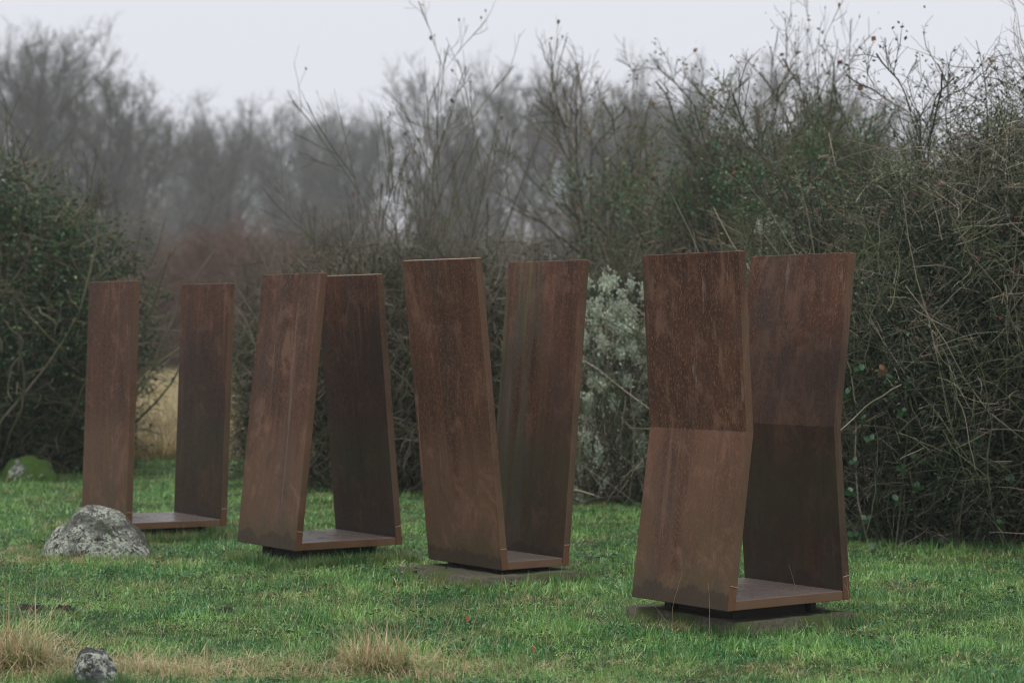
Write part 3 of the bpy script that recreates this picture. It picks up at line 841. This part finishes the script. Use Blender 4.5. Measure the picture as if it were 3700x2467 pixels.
# scrub behind the meadow
SCRUB = [
 (330, 500, 58, 'grey scrub bush at the far end of the pale meadow'),
 (440, 540, 55, 'rusty red scrub bush over the gap of the parallel sculpture'),
 (520, 520, 53, 'rusty red scrub bush behind the inner plate of the parallel sculpture'),
 (600, 535, 50, 'rusty red scrub bush between the parallel and the A shaped sculpture'),
 (690, 560, 48, 'red brown scrub bush behind the A shaped sculpture'),
 (200, 520, 56, 'grey brown scrub bush hidden low behind the dark evergreen'),
 (60, 520, 56, 'grey brown scrub bush low at the left end of the far wood'),
 (790, 480, 50, 'grey brown scrub bush under the faint far trees'),
 (900, 530, 46, 'grey brown scrub bush behind the leggy sapling'),
 (1020, 540, 46, 'grey brown scrub bush above the V shaped sculpture'),
 (1150, 530, 46, 'grey brown scrub bush over the gap of the V shaped sculpture'),
 (1290, 530, 44, 'grey brown scrub bush beyond the clematis'),
 (1420, 500, 44, 'grey brown scrub bush behind the dark forked shrub'),
 (1550, 440, 42, 'grey green scrub bush beyond the hourglass sculpture'),
]
for i, (px, py, Y, lab) in enumerate(SCRUB):
    red = 'red' in lab.split()[0] or 'rusty' in lab
    Y *= 1.5
    h = hgt(py, Y)
    put_bush('scrub_bush', (th_a if i % 2 else th_b), at(px, Y), Y, 2.1, h/2.45, rg.uniform(0, 6.28), lab,
             (B_red if red else B_scrub, L_dead if red else L_ivy), group='scrub bushes beyond the meadow')

# middle thicket wall
MID = [
 (690, 620, 24.5, .6, B_brown, L_ivy, 'thorny bush just beyond the inner plate of the parallel sculpture'),
 (700, 600, 23.5, .85, B_brown, L_ivy, 'thorny bush directly behind the A shaped sculpture'),
 (830, 565, 22.3, .9, B_brown, L_ivy, 'brown thorny bush behind the gap between A and V shaped sculptures'),
 (960, 560, 22.6, .9, B_grey, L_ivy, 'grey thorny bush directly behind the V shaped sculpture'),
 (1100, 570, 22.0, .9, B_brown, L_ivy, 'thorny bush seen in the opening of the V shaped sculpture'),
 (1240, 585, 22.6, .9, B_brown, L_ivy, 'thorny bush behind the inner plate of the V shaped sculpture'),
 (1560, 520, 21.8, .95, B_brown, L_dark, 'leafy green bush behind the outer plate of the hourglass sculpture'),
 (1690, 450, 22.0, 1.0, B_grey, L_dark, 'tall leafy bush behind the gap of the hourglass sculpture'),
 (1840, 430, 21.0, 1.0, B_brown, L_dark, 'tall leafy bush just beside the bramble thicket'),
 (1990, 440, 20.5, 1.0, B_brown, L_ivy, 'tangled bush behind the near end of the bramble thicket'),
]
for i, (px, py, Y, sx, bm_, lm_, lab) in enumerate(MID):
    put_bush('thorn_bush', (th_a if i % 2 else th_b), at(px, Y), Y, sx, hgt(py, Y)/2.45, rg.uniform(0, 6.28), lab, (bm_, lm_), group='thorny bushes in a line behind the sculptures')

put_bush('clematis_vine', clem, at(1385, 20.1), 20.2, .66, hgt(660, 20.2)/2.3, .3,
         'pale fluffy clematis hanging directly beside the inner plate of the V shaped sculpture', (B_tan, L_clem), 'vine', 'pale clematis in the thicket')
put_bush('clematis_vine', clem, at(1450, 20.3), 20.4, .62, hgt(670, 20.7)/2.3, 1.9,
         'pale fluffy clematis hanging directly beside the outer plate of the hourglass sculpture', (B_tan, L_clem), 'vine', 'pale clematis in the thicket')
put_bush('clematis_vine', clem, at(1830, 19.6), 19.9, .8, hgt(550, 19.6)/2.25, 2.3,
         'pale fluffy clematis peeping above the hourglass sculpture', (B_tan, L_clem), 'vine', 'pale clematis in the thicket')

put_bush('ivy_bush', ever, at(1690, 22.2), 22.2, .56, hgt(400, 23.2)/3.15, 1.3,
         'dark green ivy covered bush rising over the outer plate of the hourglass sculpture', (B_mossy, L_green), group='ivy covered bushes')
put_bush('ivy_bush', ever, at(1890, 21.2), 21.2, .56, hgt(350, 22.6)/3.15, 3.3,
         'dark green ivy covered bush rising over the inner plate of the hourglass sculpture', (B_mossy, L_green), group='ivy covered bushes')
put_bush('ivy_bush', ever, at(1405, 21.6), 21.7, .33, hgt(640, 21.6)/3.15, 5.3,
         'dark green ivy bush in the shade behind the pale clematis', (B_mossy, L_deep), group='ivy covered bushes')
# right: bramble thicket
BR = [
 (3.55, 17.15, 1.0, .98, .3, 'tangled bramble thicket with pale canes right beside the hourglass sculpture'),
 (5.35, 16.4, 1.05, 1.12, 2.1, 'tangled bramble thicket at the right edge of the photo'),
 (4.5, 18.4, 1.1, 1.2, 4.2, 'tallest bramble thicket with whippy shoots against the sky'),
 (3.0, 19.2, .95, .95, 5.2, 'bramble thicket set back behind the hourglass sculpture'),
 (7.2, 16.6, 1.1, 1.15, 1.2, 'bramble thicket farthest out beyond the right edge'),
]
bramble_roots = []
for x, y, sx, sz, rz, lab in BR:
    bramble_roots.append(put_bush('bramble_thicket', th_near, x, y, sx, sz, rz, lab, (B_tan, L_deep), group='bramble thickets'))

# --- saplings and shrubs with whippy tops
def sapling(seed, H, n0, r, twig, dead=0, foliage=0, **k):
    tr, cr, lv = bare_tree(seed, H, n0, twig=twig, r=r, **k)
    g = np.random.default_rng(seed+1); dl = fo = None
    pts = np.concatenate([P[:, -1] for P, R in lv])
    if dead: dl = leaves_mesh('dead_leaves', pts[g.choice(len(pts), dead, p=(pts[:, 2]**3/np.sum(pts[:, 2]**3)))], .07, g, aspect=.8)
    if foliage:
        w = np.exp(-((pts[:, 2]/H-.55)/.14)**2)+.05; w /= w.sum()
        fo = leaves_mesh('foliage', pts[g.choice(len(pts), foliage, p=w)]+g.normal(0, .08, (foliage, 3)), .045, g)
    return tr, cr, fo, dl
sap_d = sapling(61, 5.4, 10, .024, .0036, 36, 0, fork=.2, l1=7, l2=4, l3=2, l4=0, spread=.5, up=.05, wander=.07, ratio=.30)
sap_f = sapling(62, 5.4, 5, .055, .005, 0, 0, fork=.25, l1=11, l2=6, l3=5, l4=0, spread=.65, up=.05, wander=.12, ratio=.42)
_v = np.empty(len(sap_d[1].vertices)*3, np.float32); sap_d[1].vertices.foreach_get('co', _v); _v = _v.reshape(-1, 3); _t = _v[_v[:, 2].argmax()]
SAP_A = math.pi/2-math.atan2(_t[1], _t[0])
sap_g = sapling(63, 5.0, 8, .045, .0045, 60, 22000, fork=.12, l1=11, l2=7, l3=5, l4=0, spread=.65, up=.05, wander=.13, ratio=.42)
def put_sap(m, px, Y, top, nomH, wide, rz, mt, lab, name='bare_shrub', cat='shrub'):
    h = hgt(top, Y)
    return put_tree(name, m, at(px, Y), Y, h/nomH*wide, rz, lab, cat, 'bare shrubs rising behind the thicket', (mt, mt, L_green, L_dead), h/nomH)
put_sap(sap_d, 965, 24.5, 5, 5.3, .75, SAP_A, B_mossy, 'leggy sapling with upright shoots and last brown leaves at its top', 'sapling', 'tree')
put_sap(sap_d, 860, 26.0, 250, 5.3, .85, 2., B_grey, 'shorter leggy sapling above the inner plate of the A shaped sculpture', 'sapling', 'tree')
put_sap(sap_f, 1385, 31., 145, 5.2, 1.0, .6, B_brown, 'dark forked bare shrub with dense twigs between the V and hourglass sculptures')
put_sap(sap_f, 720, 29., 500, 5.2, 1.0, 1.6, B_brown, 'thin bare shrub above the top of the A shaped sculpture')
put_sap(sap_f, 590, 31., 560, 5.2, .9, 5., B_grey, 'lowest bare shrub standing above the inner plate of the parallel sculpture')
put_sap(sap_g, 1700, 25., 105, 4.9, 1.1, .2, B_mossy, 'ivy hung bare shrub above the outer plate of the hourglass sculpture')
put_sap(sap_g, 1880, 24., 200, 4.9, 1.1, 2.2, B_mossy, 'ivy hung bare shrub above the inner plate of the hourglass sculpture')
put_sap(sap_g, 2040, 23., 330, 4.9, 1.1, 4.1, B_mossy, 'lower ivy hung shrub behind the bramble thicket')
put_sap(sap_d, 1765, 24., 5, 5.3, .45, 1.2, B_grey, 'slender whip shooting highest above the ivy hung shrubs', 'sapling', 'tree')
put_sap(sap_g, 2330, 18.5, 100, 4.9, 1.1, 1.1, B_grey, 'whippy bare shrub towering over the bramble thicket')
put_sap(sap_f, 130, 26., 370, 5.2, .8, 2.7, B_mossy, 'bare twiggy shrub poking out of the big dark green bush')

# pale forked canes above the hourglass sculpture
g = np.random.default_rng(9)
e = empty('cane_shrub', (at(1735, 18.6), 18.6, 0), label='pale tan forked canes fanning out just above the hourglass sculpture', cat='shrub')
n = 16; P0 = g.normal(0, .07, (n, 3)); P0[:, 2] = 0
D = np.stack([np.linspace(-.55, .6, n)*.55, g.normal(0, .15, n), np.ones(n)], 1)
A = grow(g, P0, D, g.uniform(2.2, 2.85, n), np.full(n, .011), .004, 12, .07, 0)
b = sprout(g, *A, 5, .55, .97, .55, .2, .16, np.full(n*5, 2.6), .7)
link('canes', tube_mesh('canes', [A, grow(g, *b, .002, 5, .14, .02)], g, 4), e, B_tan)

# pale dead stems low in the thicket between V and hourglass
g = np.random.default_rng(10)
e = empty('dead_brush', (at(1410, 20.0), 20.0, 0), label='pale leaning dead stems at the foot of the clematis', cat='brushwood')
n = 90; P0 = np.stack([g.uniform(-.42, .42, n), g.uniform(-.25, .3, n), g.uniform(0, .25, n)], 1)
D = np.stack([g.normal(0, .8, n), g.normal(0, .3, n), g.uniform(.3, 1.1, n)], 1)
A = grow(g, P0, D, g.uniform(.3, 1.0, n), g.uniform(.003, .009, n), .003, 6, .08, -.03)
b = sprout(g, *A, 2, .3, .95, .6, .2, .4, np.full(n*2, .6), .7)
link('stems', tube_mesh('stems', [A, grow(g, *b, .002, 4, .12, -.02)], g, 4), e, B_tan)

# --- rose hips and single bramble leaves on the near thicket
bm = bmesh.new()
g = np.random.default_rng(12)
root = bramble_roots[0]
for k in range(42):
    bx = g.uniform(2.25, 4.1); bz = g.uniform(1.3, 3.0)
    by = 16.0+g.uniform(-.35, .25)+abs(bx-3.3)*.2
    m = Matrix.Translation((bx, by, bz)) @ Matrix.Rotation(g.uniform(0, 6), 4, 'X')
    bmesh.ops.create_icosphere(bm, subdivisions=1, radius=g.uniform(.006, .010), matrix=m @ Matrix.Diagonal((1, 1, 1.4, 1)))
me = bm_mesh('rose_hips', bm, True); me.transform((Matrix.LocRotScale(root.location, root.rotation_euler, root.scale)).inverted())
t = NT('rose hip'); M_hip = t.done((.22, .010, .010), .4, .4)
link('rose_hips', me, root, M_hip, kind='stuff')

def leaf_single():
    bm = bmesh.new(); n = 7; L = 1.; rows = []
    for i in range(n+1):
        f = i/n; w = .36*math.sin(math.pi*min(1, f*.94+.06))**.8*(1+.08*(-1)**i) if i < n else 0
        zz = -.18*f*f
        rows.append([bm.verts.new((-w, f*L, zz+.12*w)), bm.verts.new((0, f*L, zz-.03)), bm.verts.new((w, f*L, zz+.12*w))])
    for i in range(n):
        for j in range(2): bm.faces.new((rows[i][j], rows[i][j+1], rows[i+1][j+1], rows[i+1][j]))
    bmesh.ops.remove_doubles(bm, verts=bm.verts, dist=1e-5)
    me = bm_mesh('leaf', bm, True)
    a = me.attributes.new('rnd', 'FLOAT', 'POINT'); a.data.foreach_set('value', [.5]*len(me.vertices))
    return me
LEAF = leaf_single(); LEAF.materials.append(L_bramble)
inv = Matrix.LocRotScale(root.location, root.rotation_euler, root.scale).inverted()
def leaf_at(x, y, z, size, rot, mt=None, parent=root, iv=inv):
    o = bpy.data.objects.new('leaf', LEAF); COL.objects.link(o); o.parent = parent
    o.matrix_local = iv @ Matrix.LocRotScale(Vector((x, y, z)), rot, Vector((size,)*3))
    if mt: o.material_slots[0].link = 'OBJECT'; o.material_slots[0].material = mt
from mathutils import Euler
L_bramble2 = mat_leaf('pale bramble leaf', (.06, .11, .055), (.09, .15, .08), None, 0, .5)
trios = [(2165, 1250), (2105, 1045), (2070, 1075), (2050, 870), (2030, 850), (1945, 905), (1975, 850), (2085, 880), (1990, 1190),
         (1960, 1230), (2010, 1260), (2160, 1285), (2320, 1100), (1955, 1130), (2000, 1010), (2060, 1150), (2110, 1120), (1985, 960), (2240, 1010), (2075, 945), (2300, 1200), (1962, 1060)]
for (px, py) in trios:
    Y = 15.78+g.uniform(-.1, .25); X = at(px, Y); Z = hgt(py, Y); a0 = g.uniform(0, 6.28)
    mt = L_bramble2 if g.uniform() < .35 else (L_dead if g.uniform() < .15 else None)
    for j in range(3 if g.uniform() < .8 else 5):
        leaf_at(X, Y, Z, g.uniform(.04, .065), Euler((R_(60)+g.normal(0, .3), a0+j*2.0+g.normal(0, .2), g.normal(0, .35))), mt)

# --- broad leaved weeds beside the slab, single fallen leaves
L_clover = mat_leaf('lawn weed leaf', (.035, .11, .035), (.10, .22, .08), (.2, .2, .08), .06, .5)
def weed(px, py, n, size, label, seed):
    g = np.random.default_rng(seed); Y = 8070/(py-YH); X = at(px, Y)
    e = empty('weed', (X, Y, ground_z(X, Y)), label=label, cat='weed', group='low weeds in the lawn')
    for k in range(n):
        a = k/n*6.28+g.normal(0, .3); r_ = g.uniform(.01, .14)
        o = bpy.data.objects.new('leaf', LEAF); COL.objects.link(o); o.parent = e
        o.location = (r_*math.cos(a), r_*math.sin(a)*.6, g.uniform(.02, .06)); o.rotation_euler = (g.uniform(-.1, .5), g.normal(0, .3), a-1.57); o.scale = (size*g.uniform(.7, 1.2),)*3
        o.material_slots[0].link = 'OBJECT'; o.material_slots[0].material = L_bramble2 if g.uniform() < .4 else L_bramble
weed(1000, 1328, 26, .05, 'grey green weeds creeping over the slab under the V shaped sculpture', 1)
weed(930, 1322, 16, .045, 'small grey green weed beside the outer corner of that slab', 2)
weed(1645, 1432, 7, .04, 'small bright weed at the front edge of the slab under the hourglass sculpture', 3)
weed(1380, 1290, 14, .05, 'dark leafy weed in the lawn beside the inner plate of the V shaped sculpture', 4)
clo = []
for q in range(2):
    g2 = np.random.default_rng(70+q); nn = 16
    Cc = np.stack([g2.normal(0, .035, nn), g2.normal(0, .035, nn), g2.uniform(.02, .045, nn)], 1)
    m_ = leaves_mesh('clover_tuft', Cc, .024, g2, flat=1.2, aspect=.8, fold=.2); m_.materials.append(L_clover); clo.append(m_)
x, y = spread(900, 9.3, 17., 1.0)
nz_ = np.array([mnoise.noise(Vector((a*.9, b*.9, 5.))) for a, b in zip(x, y)]); k_ = (nz_ > .05) & clear(x, y)
pts, rot, scl, idx = place(x, y, [0, 1], rng.uniform(.6, 1.2, len(x)), .2, k_)
scatter('lawn_weeds', clo, pts, rot, scl, idx, label='small broad leaved weeds mixed through the lawn grass', kind='stuff')
def fallen(px, py, size, label):
    Y = 8070/(py-YH); X = at(px, Y)
    o = bpy.data.objects.new('fallen_leaf', LEAF); COL.objects.link(o); tag(o, label, 'leaf', 'fallen leaves on the lawn')
    o.location = (X, Y, .05); o.rotation_euler = (.9, .5, .4); o.scale = (size,)*3
    o.material_slots[0].link = 'OBJECT'; o.material_slots[0].material = L_orange
t = NT('orange dead leaf'); L_orange = t.done((.22, .06, .018), .6)
fallen(1072, 1448, .045, 'small orange fallen leaf lying on the lawn in front of the V shaped sculpture')

fallen(1226, 1520, .035, 'tiny rust orange fallen leaf nearest the bottom edge in the middle')

# ------------------------------------------------------------------ haze
bm = bmesh.new(); bmesh.ops.create_cube(bm, size=1)
hz = link('haze', bm_mesh('haze', bm), kind='stuff', label='thin winter mist over the meadow and wood')
hz.scale = (304, 314, 38.); hz.location = (0, 125, 17.9)
m = bpy.data.materials.new('winter mist'); m.use_nodes = True; m.node_tree.nodes.clear()
o_ = m.node_tree.nodes.new('ShaderNodeOutputMaterial'); v_ = m.node_tree.nodes.new('ShaderNodeVolumePrincipled')
v_.inputs['Density'].default_value = .0008; v_.inputs['Color'].default_value = (.93, .96, .95, 1)
m.node_tree.links.new(v_.outputs[0], o_.inputs['Volume'])
hz.data.materials.append(m)
